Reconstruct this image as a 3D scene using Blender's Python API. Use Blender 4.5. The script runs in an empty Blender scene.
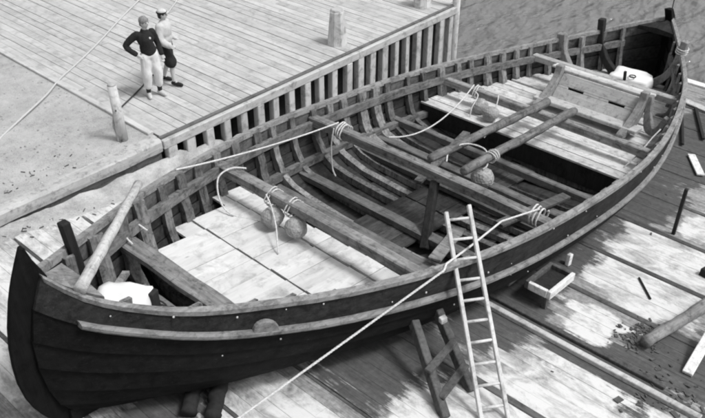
import bpy, bmesh, math, random
import numpy as np
from mathutils import Vector, Matrix
random.seed(7); np.random.seed(7)
R = math.radians
scene = bpy.context.scene
COL = scene.collection

# ------------------------------------------------------------------ camera
cd = bpy.data.cameras.new('camera'); cam = bpy.data.objects.new('camera', cd); COL.objects.link(cam)
cam.location = (0, 0, 7.0); cam.rotation_euler = (R(90 - 35), 0, R(42 - 90))
cd.sensor_width = 36; cd.lens = 39.83; cd.clip_start = 0.1; cd.clip_end = 3000
scene.camera = cam
# ------------------------------------------------------------------ world / sun
SUN_EL, SUN_AZ = 58, -68          # azimuth measured from +X towards +Y
w = bpy.data.worlds.new('World'); scene.world = w; w.use_nodes = True
nt = w.node_tree; nt.nodes.clear()
sky = nt.nodes.new('ShaderNodeTexSky'); sky.sky_type = 'NISHITA'; sky.sun_disc = False
sky.sun_elevation = R(SUN_EL); sky.sun_rotation = R(90 - SUN_AZ); sky.dust_density = 4; sky.air_density = 1.5
bw = nt.nodes.new('ShaderNodeRGBToBW'); bg = nt.nodes.new('ShaderNodeBackground'); bg.inputs[1].default_value = 0.125
out = nt.nodes.new('ShaderNodeOutputWorld')
nt.links.new(sky.outputs[0], bw.inputs[0]); nt.links.new(bw.outputs[0], bg.inputs[0]); nt.links.new(bg.outputs[0], out.inputs[0])
sl = bpy.data.lights.new('sun', 'SUN'); sl.energy = 1.65; sl.angle = R(13); sl.color = (1, 1, 1)
so = bpy.data.objects.new('sun', sl); COL.objects.link(so)
dv = Vector((math.cos(R(SUN_EL))*math.cos(R(SUN_AZ)), math.cos(R(SUN_EL))*math.sin(R(SUN_AZ)), math.sin(R(SUN_EL))))
so.rotation_euler = dv.to_track_quat('Z', 'Y').to_euler(); so.location = (5, 30, 40)
vs = scene.view_settings
vs.view_transform = 'Standard'; vs.look = 'None'; vs.gamma = 1; vs.use_curve_mapping = False; vs.exposure = 0.40
scene.cycles.pixel_filter_type = 'BLACKMAN_HARRIS'; scene.cycles.filter_width = 2.1

# ------------------------------------------------------------------ materials
MATS = {}
def newmat(name):
    m = bpy.data.materials.new(name); m.use_nodes = True
    n = m.node_tree; n.nodes.clear()
    o = n.nodes.new('ShaderNodeOutputMaterial'); b = n.nodes.new('ShaderNodeBsdfPrincipled')
    n.links.new(b.outputs[0], o.inputs[0]); b.inputs['Specular IOR Level'].default_value = 0.25
    return m, n, b
def N(n, t, **kw):
    x = n.nodes.new(t)
    for k, v in kw.items(): setattr(x, k, v)
    return x
def mth(n, op, a, b=None, c=None, clamp=False):
    x = n.nodes.new('ShaderNodeMath'); x.operation = op; x.use_clamp = clamp
    for i, s in enumerate((a, b, c)):
        if s is None: continue
        if isinstance(s, (int, float)): x.inputs[i].default_value = s
        else: n.links.new(s, x.inputs[i])
    return x.outputs[0]
def ramp(n, src, stops):
    r = n.nodes.new('ShaderNodeValToRGB'); e = r.color_ramp.elements
    while len(e) < len(stops): e.new(0.5)
    for el, (p, v) in zip(e, stops): el.position = p; el.color = (v, v, v, 1)
    n.links.new(src, r.inputs[0]); return r.outputs[0]
def noise(n, vec, scale, detail=4, rough=0.6, dist=0.0):
    x = n.nodes.new('ShaderNodeTexNoise'); x.inputs['Scale'].default_value = scale
    x.inputs['Detail'].default_value = detail; x.inputs['Roughness'].default_value = rough; x.inputs['Distortion'].default_value = dist
    n.links.new(vec, x.inputs['Vector']); return x.outputs[0]
def coords(n, scale=(1, 1, 1), rnd=True, kind='Object'):
    tc = n.nodes.new('ShaderNodeTexCoord'); mp = n.nodes.new('ShaderNodeMapping'); mp.inputs['Scale'].default_value = scale
    if kind == 'World':
        g = n.nodes.new('ShaderNodeNewGeometry'); n.links.new(g.outputs['Position'], mp.inputs[0]); return mp.outputs[0]
    n.links.new(tc.outputs['Object'], mp.inputs[0])
    if rnd:
        oi = n.nodes.new('ShaderNodeObjectInfo'); ad = n.nodes.new('ShaderNodeVectorMath'); ad.operation = 'ADD'
        sc = n.nodes.new('ShaderNodeVectorMath'); sc.operation = 'SCALE'; sc.inputs[0].default_value = (37, 91, 53)
        n.links.new(oi.outputs['Random'], sc.inputs['Scale'])
        n.links.new(mp.outputs[0], ad.inputs[0]); n.links.new(sc.outputs[0], ad.inputs[1]); return ad.outputs[0]
    return mp.outputs[0]
def bump(n, b, h, strength=0.5, dist=0.02):
    x = n.nodes.new('ShaderNodeBump'); x.inputs['Strength'].default_value = strength; x.inputs['Distance'].default_value = dist
    n.links.new(h, x.inputs['Height']); n.links.new(x.outputs[0], b.inputs['Normal'])
def wood(name, lo, hi, axis='X', rough=0.85, var=0.25, grain=22, blot=1.3, bs=0.6, spec=0.2, grime=0.5, scratch=0.0):
    """weathered timber: long grain streaks, blotches, tone differing from piece to piece"""
    m, n, b = newmat(name)
    s = {'X': (0.07, 1, 1), 'Y': (1, 0.07, 1), 'Z': (1, 1, 0.07)}[axis]
    g = noise(n, coords(n, s), grain, 6, 0.65, 0.3)
    f = noise(n, coords(n, tuple(3 if k == 1 else k*2 for k in s)), grain*2.2, 3, 0.7)
    bl = noise(n, coords(n), blot, 5, 0.65)
    oi = N(n, 'ShaderNodeObjectInfo')
    v = mth(n, 'ADD', mth(n, 'MULTIPLY', g, 0.5), mth(n, 'MULTIPLY', bl, 0.35))
    v = mth(n, 'ADD', v, mth(n, 'MULTIPLY', f, 0.15))
    c = ramp(n, v, [(0.33, lo), (0.5, (lo+hi)/2), (0.68, hi)])
    k = mth(n, 'ADD', mth(n, 'MULTIPLY', oi.outputs['Random'], var), 1 - var/2)
    gr = noise(n, coords(n), blot*2.6+1.2, 8, 0.72, 0.4)                      # grime with ragged edges
    k = mth(n, 'MULTIPLY', k, mth(n, 'SUBTRACT', 1.0, mth(n, 'MULTIPLY', mth(n, 'MULTIPLY', mth(n, 'SUBTRACT', gr, 0.50), 6.0, clamp=True), grime)))
    vk = N(n, 'ShaderNodeTexVoronoi'); vk.inputs['Scale'].default_value = 2.3; vk.inputs['Randomness'].default_value = 1
    n.links.new(coords(n, tuple(min(1, q*6) for q in s)), vk.inputs['Vector'])   # knots
    k = mth(n, 'MULTIPLY', k, mth(n, 'ADD', 0.45, mth(n, 'MULTIPLY', vk.outputs['Distance'], 11.0), clamp=True))
    if scratch:
        sv = noise(n, coords(n, tuple(q*(3 if q == 1 else 9) for q in s)), 16, 4, 0.75)
        k = mth(n, 'ADD', k, mth(n, 'MULTIPLY', mth(n, 'MULTIPLY', mth(n, 'SUBTRACT', sv, 0.60), 9.0, clamp=True), scratch))
    mx = N(n, 'ShaderNodeVectorMath', operation='SCALE'); n.links.new(c, mx.inputs[0]); n.links.new(k, mx.inputs['Scale'])
    n.links.new(mx.outputs[0], b.inputs['Base Color'])
    b.inputs['Roughness'].default_value = rough; b.inputs['Specular IOR Level'].default_value = spec
    bump(n, b, mth(n, 'ADD', g, mth(n, 'MULTIPLY', f, 0.5)), bs, 0.012)
    MATS[name] = m; return m
def plain(name, c, rough=0.8, var=0.3, scale=8, bs=0.3, metal=0):
    m, n, b = newmat(name)
    v = noise(n, coords(n), scale, 5, 0.65)
    n.links.new(ramp(n, v, [(0.3, c*(1-var)), (0.7, min(1, c*(1+var)))]), b.inputs['Base Color'])
    b.inputs['Roughness'].default_value = rough; b.inputs['Metallic'].default_value = metal
    bump(n, b, v, bs, 0.01); MATS[name] = m; return m

wood('deck_wood', 0.34, 0.60, 'Y', var=0.20, grain=16, blot=0.9, grime=0.3)
wood('pier_wood', 0.42, 0.70, 'Z', var=0.25)
wood('pier_beam', 0.36, 0.62, 'X', var=0.15)
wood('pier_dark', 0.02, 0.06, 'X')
wood('kerb_dark', 0.08, 0.20, 'X')
wood('footing_wood', 0.08, 0.22, 'X', blot=3)
wood('log_wood', 0.28, 0.56, 'X', grain=12, blot=3)
wood('hull_tar', 0.003, 0.016, 'X', rough=0.8, var=0.3, grain=14, blot=2.2, bs=0.8, spec=0.15, scratch=2.2)
wood('stem_tar', 0.004, 0.014, 'Z', rough=0.8, var=0.2, grain=14, blot=2.2, bs=0.8, spec=0.12)
wood('hull_top', 0.006, 0.045, 'X', rough=0.8, var=0.2, grain=18, blot=3.0, bs=0.9, spec=0.15, scratch=1.5)
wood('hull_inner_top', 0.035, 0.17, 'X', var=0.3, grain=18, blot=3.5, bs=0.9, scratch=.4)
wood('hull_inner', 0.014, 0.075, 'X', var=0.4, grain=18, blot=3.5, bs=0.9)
wood('rail_wood', 0.11, 0.34, 'X', var=0.1, blot=3, grime=.6)
wood('gunwale_wood', 0.10, 0.40, 'X', var=0.1, blot=3, grime=.6, scratch=.4)
wood('rib_wood', 0.025, 0.32, 'Z', var=0.7, blot=4, grime=.7)
wood('beam_wood', 0.06, 0.40, 'Y', var=0.3, blot=2.5, grime=.65, scratch=.5)
wood('stringer_wood', 0.035, 0.27, 'X', var=0.2, blot=3, grime=.65, scratch=.5)
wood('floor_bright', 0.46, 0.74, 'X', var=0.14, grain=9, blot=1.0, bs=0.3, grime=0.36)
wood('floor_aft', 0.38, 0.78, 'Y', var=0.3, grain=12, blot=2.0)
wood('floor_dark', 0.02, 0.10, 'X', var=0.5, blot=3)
wood('bottom_beam', 0.05, 0.20, 'Y', var=0.5, blot=3)
wood('dark_wood', 0.012, 0.04, 'Z', var=0.4)
wood('spar_wood', 0.30, 0.66, 'X', var=0.2, grain=12, blot=6)
wood('ladder_wood', 0.45, 0.72, 'Z', var=0.1)
wood('white_wood', 0.60, 0.85, 'X', var=0.15, blot=4)
wood('prop_wood', 0.05, 0.15, 'Z', var=0.3, blot=3)
wood('knee_wood', 0.14, 0.34, 'Z', var=0.3, blot=4)
wood('panel_wood', 0.30, 0.52, 'Y', var=0.15, blot=3)
plain('rope', 0.60, 0.9, 0.25, 30)
plain('cord', 0.5, 0.9, 0.15, 60)
plain('dark_cord', 0.06, 0.9, 0.2, 60)
plain('float', 0.36, 0.9, 0.45, 18)
plain('net', 0.40, 0.9, 0.3, 40)
plain('iron', 0.02, 0.6, 0.4, 20)
plain('zinc', 0.5, 0.4, 0.2, 40, 0.1)
plain('tarp', 0.80, 0.7, 0.05, 5)
plain('stone', 0.34, 0.9, 0.5, 6)
plain('dirt', 0.10, 0.95, 0.6, 10)
plain('seabed', 0.06, 0.9)
plain('skin_tone', 0.50, 0.6, 0.06, 30)
plain('hair_light', 0.22, 0.8, 0.3, 60)
plain('hair_dark', 0.05, 0.8, 0.3, 60)
plain('cloth_dark', 0.022, 0.95, 0.3, 40)
plain('cloth_light', 0.66, 0.95, 0.08, 30)
plain('cloth_jacket', 0.52, 0.95, 0.1, 30)
plain('cap_felt', 0.55, 0.95, 0.1, 30)
plain('sock', 0.03, 0.95, 0.2, 40)
plain('shoe_light', 0.5, 0.7, 0.1, 30)
plain('shoe_dark', 0.02, 0.6, 0.2, 30)

def gravel_material():
    m, n, b = newmat('gravel')
    c = coords(n, kind='World')
    big = noise(n, c, 0.55, 6, 0.65); mid = noise(n, c, 6, 5, 0.7); fine = noise(n, c, 48, 4, 0.75)
    vo = N(n, 'ShaderNodeTexVoronoi'); vo.inputs['Scale'].default_value = 26; n.links.new(c, vo.inputs['Vector'])
    v = mth(n, 'ADD', mth(n, 'MULTIPLY', big, 0.45), mth(n, 'MULTIPLY', mid, 0.3)); v = mth(n, 'ADD', v, mth(n, 'MULTIPLY', fine, 0.25))
    n.links.new(ramp(n, v, [(0.36, 0.20), (0.47, 0.36), (0.6, 0.48)]), b.inputs['Base Color'])
    b.inputs['Roughness'].default_value = 0.95
    bump(n, b, mth(n, 'ADD', fine, mth(n, 'MULTIPLY', vo.outputs['Distance'], .4)), 0.5, 0.02); MATS['gravel'] = m
gravel_material()
def bank_material():
    m, n, b = newmat('bank'); c = coords(n, kind='World')
    v = mth(n, 'ADD', mth(n, 'MULTIPLY', noise(n, c, 2.2, 8, 0.7), 0.7), mth(n, 'MULTIPLY', noise(n, c, 40, 3, 0.7), 0.3))
    n.links.new(ramp(n, v, [(0.36, 0.24), (0.48, 0.38), (0.6, 0.52)]), b.inputs['Base Color']); b.inputs['Roughness'].default_value = .95
    bump(n, b, v, 0.35, 0.02); MATS['bank'] = m
bank_material()

def slip_material(name='slip_planks', base=(0.42, 0.66)):
    """dry whitened boards with dark wet and weedy patches, plus hull shade painted as patches; all laid out in world X, Y"""
    m, n, b = newmat(name)
    g = N(n, 'ShaderNodeNewGeometry'); sp = N(n, 'ShaderNodeSeparateXYZ'); n.links.new(g.outputs['Position'], sp.inputs[0])
    x, y = sp.outputs[0], sp.outputs[1]
    st = noise(n, coords(n, (11, 0.9, 1), kind='World'), 1.0, 5, 0.7)      # streaks along the boards
    bl = noise(n, coords(n, kind='World'), 1.7, 6, 0.65)
    fi = noise(n, coords(n, (30, 2.2, 1), kind='World'), 1.6, 4, 0.7)
    sp_ = noise(n, coords(n, kind='World'), 14, 4, 0.7)
    edge = mth(n, 'ADD', mth(n, 'MULTIPLY', mth(n, 'SUBTRACT', mth(n, 'ADD', mth(n, 'MULTIPLY', st, .6), mth(n, 'MULTIPLY', fi, .4)), 0.5), 1.7), mth(n, 'MULTIPLY', mth(n, 'SUBTRACT', bl, 0.5), 1.9))
    oi = N(n, 'ShaderNodeObjectInfo'); edge = mth(n, 'ADD', edge, mth(n, 'MULTIPLY', mth(n, 'SUBTRACT', oi.outputs['Random'], 0.5), 0.75))
    def blob(cx, cy, rx, ry, soft=0.14):
        dx = mth(n, 'MULTIPLY', mth(n, 'SUBTRACT', x, cx), 1/rx); dy = mth(n, 'MULTIPLY', mth(n, 'SUBTRACT', y, cy), 1/ry)
        d = mth(n, 'POWER', mth(n, 'ADD', mth(n, 'POWER', mth(n, 'ABSOLUTE', dx), 3), mth(n, 'POWER', mth(n, 'ABSOLUTE', dy), 3)), 0.333)
        d = mth(n, 'ADD', d, mth(n, 'MULTIPLY', edge, 0.62))
        return mth(n, 'MULTIPLY', mth(n, 'SUBTRACT', 1.0, d), 1/soft, clamp=True)
    def union(L):
        o = L[0]
        for k in L[1:]: o = mth(n, 'MAXIMUM', o, k)
        return o
    white = union([blob(*a) for a in [(3.0, 8.9, 3.0, 1.75), (6.2, 9.7, 2.6, .85), (6.45, 2.55, 1.0, 1.0), (4.0, 4.3, .70, 1.3), (5.15, 3.1, .6, .85),
                                      (11.05, 2.75, .85, 1.25), (9.75, 2.8, .85, .85), (8.6, 3.0, .5, .4), (12.6, 2.9, .7, .35), (6.9, 1.0, .7, .6), (13.3, 2.3, 1.0, .6)]])
    dark = union([blob(*a) for a in [(5.75, 4.5, 1.25, .80), (9.2, 4.4, 2.7, .85), (7.3, 4.0, .9, .6), (7.55, 2.4, .65, 1.0), (8.7, 1.8, .8, .9), (12.8, 4.1, 2.4, .75), (16, 4.6, 3, 1.2), (2.9, 5.7, .9, .5)]])  # wet patches, plus shade painted on the boards under hull and bow
    v = mth(n, 'ADD', mth(n, 'MULTIPLY', st, 0.35), mth(n, 'MULTIPLY', fi, 0.35)); v = mth(n, 'ADD', v, mth(n, 'MULTIPLY', sp_, 0.3))
    mid = ramp(n, v, [(0.38, 0.12), (0.5, 0.25), (0.64, 0.46)])
    bl2 = noise(n, coords(n, (1.6, .8, 1), kind='World'), 1.9, 9, 0.74, 0.5)
    wc = ramp(n, mth(n, 'ADD', mth(n, 'MULTIPLY', bl2, .75), mth(n, 'MULTIPLY', v, .25)), [(0.36, base[0]*0.45), (0.45, base[0]), (0.54, base[1])])
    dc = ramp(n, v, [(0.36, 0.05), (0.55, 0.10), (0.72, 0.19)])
    def mix(f, a, bb):
        q = N(n, 'ShaderNodeMix', data_type='RGBA'); n.links.new(f, q.inputs[0]); n.links.new(a, q.inputs[6]); n.links.new(bb, q.inputs[7]); return q.outputs[2]
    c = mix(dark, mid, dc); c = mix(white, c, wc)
    # dirt swept against the pier foot
    dw = mth(n, 'ADD', mth(n, 'MULTIPLY', mth(n, 'SUBTRACT', y, 10.25), 4.0), mth(n, 'MULTIPLY', edge, 1.6), clamp=True)
    c = mix(mth(n, 'MULTIPLY', dw, 0.8), c, mid)
    n.links.new(c, b.inputs['Base Color']); b.inputs['Roughness'].default_value = 0.85
    bump(n, b, mth(n, 'ADD', fi, sp_), 0.5, 0.012); MATS[name] = m
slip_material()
wood('sleeper_wood', 0.04, 0.15, 'Y', var=0.4, blot=3)

def water_material():
    m, n, b = newmat('water')
    c = coords(n, (1, 1, 1), kind='World')
    g = N(n, 'ShaderNodeNewGeometry'); mp = N(n, 'ShaderNodeMapping'); mp.inputs['Rotation'].default_value = (0, 0, R(44)); mp.inputs['Scale'].default_value = (.9, 1.9, 1); n.links.new(g.outputs['Position'], mp.inputs[0])
    r1 = noise(n, mp.outputs[0], 0.75, 1.5, 0.4, 0.4); r2 = noise(n, mp.outputs[0], 2.6, 1.5, 0.4, 0.2)
    b.inputs['Base Color'].default_value = (0.17, 0.17, 0.17, 1); b.inputs['Roughness'].default_value = 0.06
    b.inputs['Specular IOR Level'].default_value = 0.5; b.inputs['IOR'].default_value = 1.33
    bump(n, b, mth(n, 'ADD', r1, mth(n, 'MULTIPLY', r2, 0.34)), 1.0, 0.46); MATS['water'] = m
water_material()

# ------------------------------------------------------------------ mesh helpers
def link(o): COL.objects.link(o); return o
def tag(o, label=None, cat=None, group=None, kind=None):
    if label: o['label'] = label
    if cat: o['category'] = cat
    if group: o['group'] = group
    if kind: o['kind'] = kind
    return o
def empty(name, loc, label=None, cat=None, group=None, kind=None):
    o = bpy.data.objects.new(name, None); o.location = loc; o.empty_display_size = 0.2
    return tag(link(o), label, cat, group, kind)
def worldloc(o):
    v = Vector(o.location)
    while o.parent: o = o.parent; v += Vector(o.location)
    return v
def build(name, bm, mat, parent=None, smooth=False, bevel=0, origin=None):
    """bm in world coordinates -> one mesh object; its origin at the parent's, or at its own base"""
    bmesh.ops.recalc_face_normals(bm, faces=bm.faces)
    if parent is not None: org = worldloc(parent)
    elif origin is not None: org = Vector(origin)
    else:
        c = [v.co for v in bm.verts]
        org = Vector((sum(p.x for p in c)/len(c), sum(p.y for p in c)/len(c), min(p.z for p in c)))
    bmesh.ops.translate(bm, verts=bm.verts, vec=-org)
    me = bpy.data.meshes.new(name); bm.to_mesh(me); bm.free()
    if smooth:
        for p in me.polygons: p.use_smooth = True
    me.materials.append(MATS[mat])
    o = bpy.data.objects.new(name, me); link(o)
    if parent is not None: o.parent = parent
    else: o.location = org
    if bevel:
        md = o.modifiers.new('bevel', 'BEVEL'); md.width = bevel; md.segments = 1; md.limit_method = 'ANGLE'
    return o
def box(bm, c, s, rot=None):
    vs_ = []
    for k in range(8):
        p = Vector(((k & 1)-.5, ((k >> 1) & 1)-.5, ((k >> 2) & 1)-.5)); p = Vector((p.x*s[0], p.y*s[1], p.z*s[2]))
        if rot is not None: p = rot @ p
        vs_.append(bm.verts.new(p + Vector(c)))
    for f in ((0, 2, 3, 1), (4, 5, 7, 6), (0, 1, 5, 4), (2, 6, 7, 3), (0, 4, 6, 2), (1, 3, 7, 5)): bm.faces.new([vs_[i] for i in f])
    return bm
def loft(bm, rings, cap=True):
    L = [[bm.verts.new(Vector(p)) for p in r] for r in rings]; n = len(L[0])
    for a, b in zip(L, L[1:]):
        for i in range(n):
            bm.faces.new((a[i], a[(i+1) % n], b[(i+1) % n], b[i]))
    if cap: bm.faces.new(L[0][::-1]); bm.faces.new(L[-1])
    return bm
def frames(pts):
    P = [Vector(p) for p in pts]; T = []
    for i in range(len(P)):
        t = P[min(i+1, len(P)-1)] - P[max(i-1, 0)]; T.append(t.normalized() if t.length > 1e-9 else Vector((0, 0, 1)))
    u = T[0].orthogonal().normalized(); out = []
    for p, t in zip(P, T):
        u = (u - t*u.dot(t)); u = u.normalized() if u.length > 1e-6 else t.orthogonal().normalized()
        out.append((p, u, t.cross(u)))
    return out
def tube(bm, pts, r, n=8, r2=None):
    fr = frames(pts); rings = []
    for i, (p, u, v) in enumerate(fr):
        k = i/max(1, len(fr)-1); rr = (r[i] if isinstance(r, (list, tuple)) else (r if r2 is None else r + (r2-r)*k))
        rings.append([p + u*math.cos(a)*rr + v*math.sin(a)*rr for a in [2*math.pi*j/n for j in range(n)]])
    return loft(bm, rings)
def bar(bm, a, b, wdt, thk, up=(0, 0, 1), jit=0):
    """rectangular timber from a to b; wdt across, thk along up"""
    a, b = Vector(a), Vector(b); t = (b-a).normalized(); s = t.cross(Vector(up)).normalized(); q = s.cross(t)
    rings = []
    for p in (a, b):
        rings.append([p + s*wdt/2*i + q*thk/2*j for i, j in ((-1, -1), (1, -1), (1, 1), (-1, 1))])
    return loft(bm, rings)
def smooth_path(pts, k=6):
    P = [Vector(p) for p in pts]; out = []
    for i in range(len(P)-1):
        p0, p1, p2, p3 = P[max(i-1, 0)], P[i], P[i+1], P[min(i+2, len(P)-1)]
        for j in range(k):
            t = j/k
            out.append(0.5*((2*p1) + (p2-p0)*t + (2*p0-5*p1+4*p2-p3)*t*t + (3*p1-p0-3*p2+p3)*t**3))
    out.append(P[-1]); return out
def sag(a, b, d, n=14):
    a, b = Vector(a), Vector(b)
    return [a.lerp(b, i/n) - Vector((0, 0, d*4*(i/n)*(1-i/n))) for i in range(n+1)]
def resample(pts, step):
    P = [Vector(p) for p in pts]; out = [P[0]]; acc = 0
    for a, b in zip(P, P[1:]):
        L = (b-a).length
        if L < 1e-6: continue
        d = step-acc
        while d < L: out.append(a.lerp(b, d/L)); d += step
        acc = L-(d-step)
    out.append(P[-1]); return out
def rope(name, pts, r, label, cat='rope', mat='rope', group=None, n=5):
    """laid rope: three strands twisted round each other, slightly uneven"""
    bm = bmesh.new(); step = r*1.05; P = resample(pts, step); fr = frames(P); ph0 = random.random()*6
    wob = [Vector((random.uniform(-1, 1), random.uniform(-1, 1), random.uniform(-1, 1)))*r*.05 for _ in P]
    for k in range(3):
        q = [p + wb + (u*math.cos(a) + v*math.sin(a))*r*.42 for (p, u, v), wb, a in zip(fr, wob, [ph0 + k*2.094 + i*.95 for i in range(len(fr))])]
        tube(bm, q, r*.6, n)
    return tag(build(name, bm, mat, None, True), label, cat, group)
def coil(c, axis, rad, turns, pitch, n=14):
    """loops of rope round a timber"""
    c = Vector(c); t = Vector(axis).normalized(); u = t.orthogonal().normalized(); v = t.cross(u)
    return [c + t*pitch*(i/n - turns/2) + (u*math.cos(2*math.pi*i/n) + v*math.sin(2*math.pi*i/n))*rad*(1+0.06*math.sin(i*1.7)) for i in range(int(turns*n)+1)]
def herm(xs, ys):
    xs = np.array(xs, float); ys = np.array(ys, float); d = np.gradient(ys, xs)
    def f(x):
        x = min(max(x, xs[0]), xs[-1]); i = min(int(np.searchsorted(xs, x, 'right'))-1, len(xs)-2); i = max(i, 0)
        h = xs[i+1]-xs[i]; t = (x-xs[i])/h
        return float((2*t**3-3*t*t+1)*ys[i] + (t**3-2*t*t+t)*h*d[i] + (-2*t**3+3*t*t)*ys[i+1] + (t**3-t*t)*h*d[i+1])
    return f

SLOPE, Z0, YC = 0.12, 0.18, 6.38
def slip(x): return Z0 - SLOPE*x
def B(x, y, h): return Vector((x, YC + y, slip(x) + h))      # boat coordinates: along slip, off centre, above slip
def S(x, y, h=0): return Vector((x, y, slip(x) + h))
SLIP_ROT = Matrix.Rotation(math.atan(SLOPE), 3, 'Y')

# ================================================================== SETTING
# ground: land behind the slip and left of the pier, seabed under the water: one sheet
bm = bmesh.new()
def quad(bm, *p): bm.faces.new([bm.verts.new(q) for q in p])
gx = [-400, -60, -12, -4, 0.9]; gy = [-400, -60, -7, 10.95, 40, 400]
quad(bm, (-400, -400, 0), (0.9, -400, 0), (0.9, 400, 0), (-400, 400, 0))
quad(bm, (0.9, -400, 0), (0.9, -400, -5), (0.9, 400, -5), (0.9, 400, 0))
quad(bm, (0.9, -400, -5), (1200, -400, -5), (1200, 400, -5), (0.9, 400, -5))
tag(build('seabed_ground', bm, 'seabed', origin=(0, 0, 0)), kind='structure')
# gravel yard beside the pier, gently uneven
bm = bmesh.new(); nx, ny = 60, 60
def yard_z(x, y):
    e = min(1, (6.75-x)/0.8, max(0, (y-10.95)/0.5))
    return -0.02 + 0.05*e*(math.sin(x*2.1+y*1.3) + math.sin(x*0.9-y*2.3+1))*0.5
V = [[bm.verts.new((x, y, yard_z(x, y))) for x in np.r_[np.linspace(-9, 0, 12), np.linspace(0.2, 6.78, 48)]] for y in np.r_[np.linspace(10.86, 20, 70), np.linspace(21, 60, 12)]]
for a, b_ in zip(V, V[1:]):
    for i in range(len(a)-1): bm.faces.new((a[i], a[i+1], b_[i+1], b_[i]))
top = V[0]
tag(build('gravel_ground', bm, 'gravel', smooth=True, origin=(0, 0, 0)), kind='structure')
# pebbles
bm = bmesh.new()
for i in range(2600):
    x = random.uniform(1.5, 6.7); y = 10.95 + abs(random.gauss(0, 3)) if i % 2 else random.uniform(10.95, 19)
    s = random.choice([.005, .006, .008, .012, .02]) * random.uniform(.7, 1.3)
    rx, ry, rz = s*random.uniform(.9, 1.5), s*random.uniform(.7, 1.1), s*random.uniform(.5, .9); an = random.random()*6; z = yard_z(x, y)+s*.2
    q = [bm.verts.new((x + math.cos(an)*px*rx - math.sin(an)*py*ry, y + math.sin(an)*px*rx + math.cos(an)*py*ry, z + pz*rz)) for px, py, pz in ((0, 0, 1), (1, 0, .2), (.3, 1, 0), (-.9, .6, .1), (-.8, -.7, .2), (.4, -1, 0))]
    for e in range(1, 6): bm.faces.new((q[0], q[e], q[e % 5 + 1]))
tag(build('pebbles', bm, 'stone', origin=(0, 0, 0)), 'small grey pebbles strewn over the gravel yard', kind='stuff')
# water with real swell
bm = bmesh.new()
xs = np.r_[np.arange(14.5, 34, .22), np.geomspace(34.5, 900, 26)]; ys = np.r_[-np.geomspace(400, 9, 14), np.arange(-8, 34, .22), np.geomspace(35, 600, 20)]
def wav(x, y):
    d = max(0, 1-max(0, x-30)/20)
    return 0.022*d*(math.sin(1.9*x+3.1*y) + .8*math.sin(3.3*x-2.2*y+1) + .6*math.sin(5.1*y+1.2*x+2))
V = [[bm.verts.new((x, y, -2.30 + wav(x, y))) for x in xs] for y in ys]
for a, b_ in zip(V, V[1:]):
    for i in range(len(a)-1): bm.faces.new((a[i], a[i+1], b_[i+1], b_[i]))
tag(build('water', bm, 'water', smooth=True, origin=(0, 0, 0)), kind='structure')

# ------------------------------------------------------------------ slipway
slipway = empty('slipway', (10, 2, -5), kind='structure')
SLEEP = [1.15, 2.4, 3.62, 4.74, 6.25, 7.78, 9.13, 10.43, 11.82, 13.12, 14.45, 15.8, 17.1, 18.4, 20.3]
Y0, Y1 = -6.0, 10.66
sleeper_bits = []
for i, x in enumerate(SLEEP):
    last = i == len(SLEEP)-1; ye = Y1 if x < 16.5 else 7.3
    bm = bmesh.new(); box(bm, S(x, (Y0+ye)/2, -0.05 if x > 5.5 else -.068), ((.05 if x < 5.5 else .11) if not last else .3, ye-Y0, 0.125 if not last else .2), SLIP_ROT)
    build('sleeper', bm, 'sleeper_wood' if not last else 'white_wood', slipway, bevel=0.01)
for a, c in zip(SLEEP, SLEEP[1:]):
    lo, hi = a+(.03 if a < 5.5 else .06), c-((.03 if c < 5.5 else .06) if c < 20 else .16); k = max(1, round((hi-lo)/0.225)); wd = (hi-lo)/k
    for j in range(k):
        cuts = [Y0, random.uniform(-2.5, -1), random.uniform(4, 7.0), Y1 if a < 16.5 else 7.3]
        for p, q in zip(cuts, cuts[1:]):
            x = lo + wd*(j+.5); bm = bmesh.new()
            box(bm, S(x, (p+q)/2, -0.03 + random.uniform(-.002, .002)), (wd-0.003, q-p-0.003, 0.06), SLIP_ROT @ Matrix.Rotation(random.uniform(-.004, .004), 3, 'Y'))
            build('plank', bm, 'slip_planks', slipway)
# stone bed under the planks
bm = bmesh.new()
loft(bm, [[S(x, Y0, -.08), S(x, y_, -.08), S(x, y_, -3), S(x, Y0, -3)] for x, y_ in ((0.92, Y1), (17.0, Y1), (17.05, 7.25), (20.4, 7.25))])
build('slip_bed', bm, 'dirt', slipway)
# bank of dirt swept against the foot of log and pier
bm = bmesh.new(); hb = herm([0.9, 4, 5.5, 6.7, 8.5, 10.2], [.02, .07, .16, .27, .24, .0])
from mathutils import noise as mn
V = [[bm.verts.new(S(x, 10.12 + .53*t, -.012 + hb(x)*t**1.5*(1 + .5*mn.noise(Vector((x*2.5, t*2, 0)))) + .02*mn.noise(Vector((x*7, t*6, 3)))*t)) for x in np.linspace(.95, 10.2, 90)] for t in np.linspace(0, 1, 14)]
for a, b_ in zip(V, V[1:]):
    for i in range(len(a)-1): bm.faces.new((a[i], a[i+1], b_[i+1], b_[i]))
tag(build('dirt_bank_ground', bm, 'bank', smooth=True, origin=(0, 0, 0)), kind='structure')
# bright batten along one sleeper and the gap beside it
bm = bmesh.new(); box(bm, S(7.70, 2.9, .035), (.10, 3.6, .07), SLIP_ROT); build('batten', bm, 'pier_beam', slipway, bevel=.008)
bm = bmesh.new(); box(bm, S(7.93, 3.1, .03), (.09, 2.9, .05), SLIP_ROT); build('batten', bm, 'prop_wood', slipway, bevel=.008)

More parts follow.
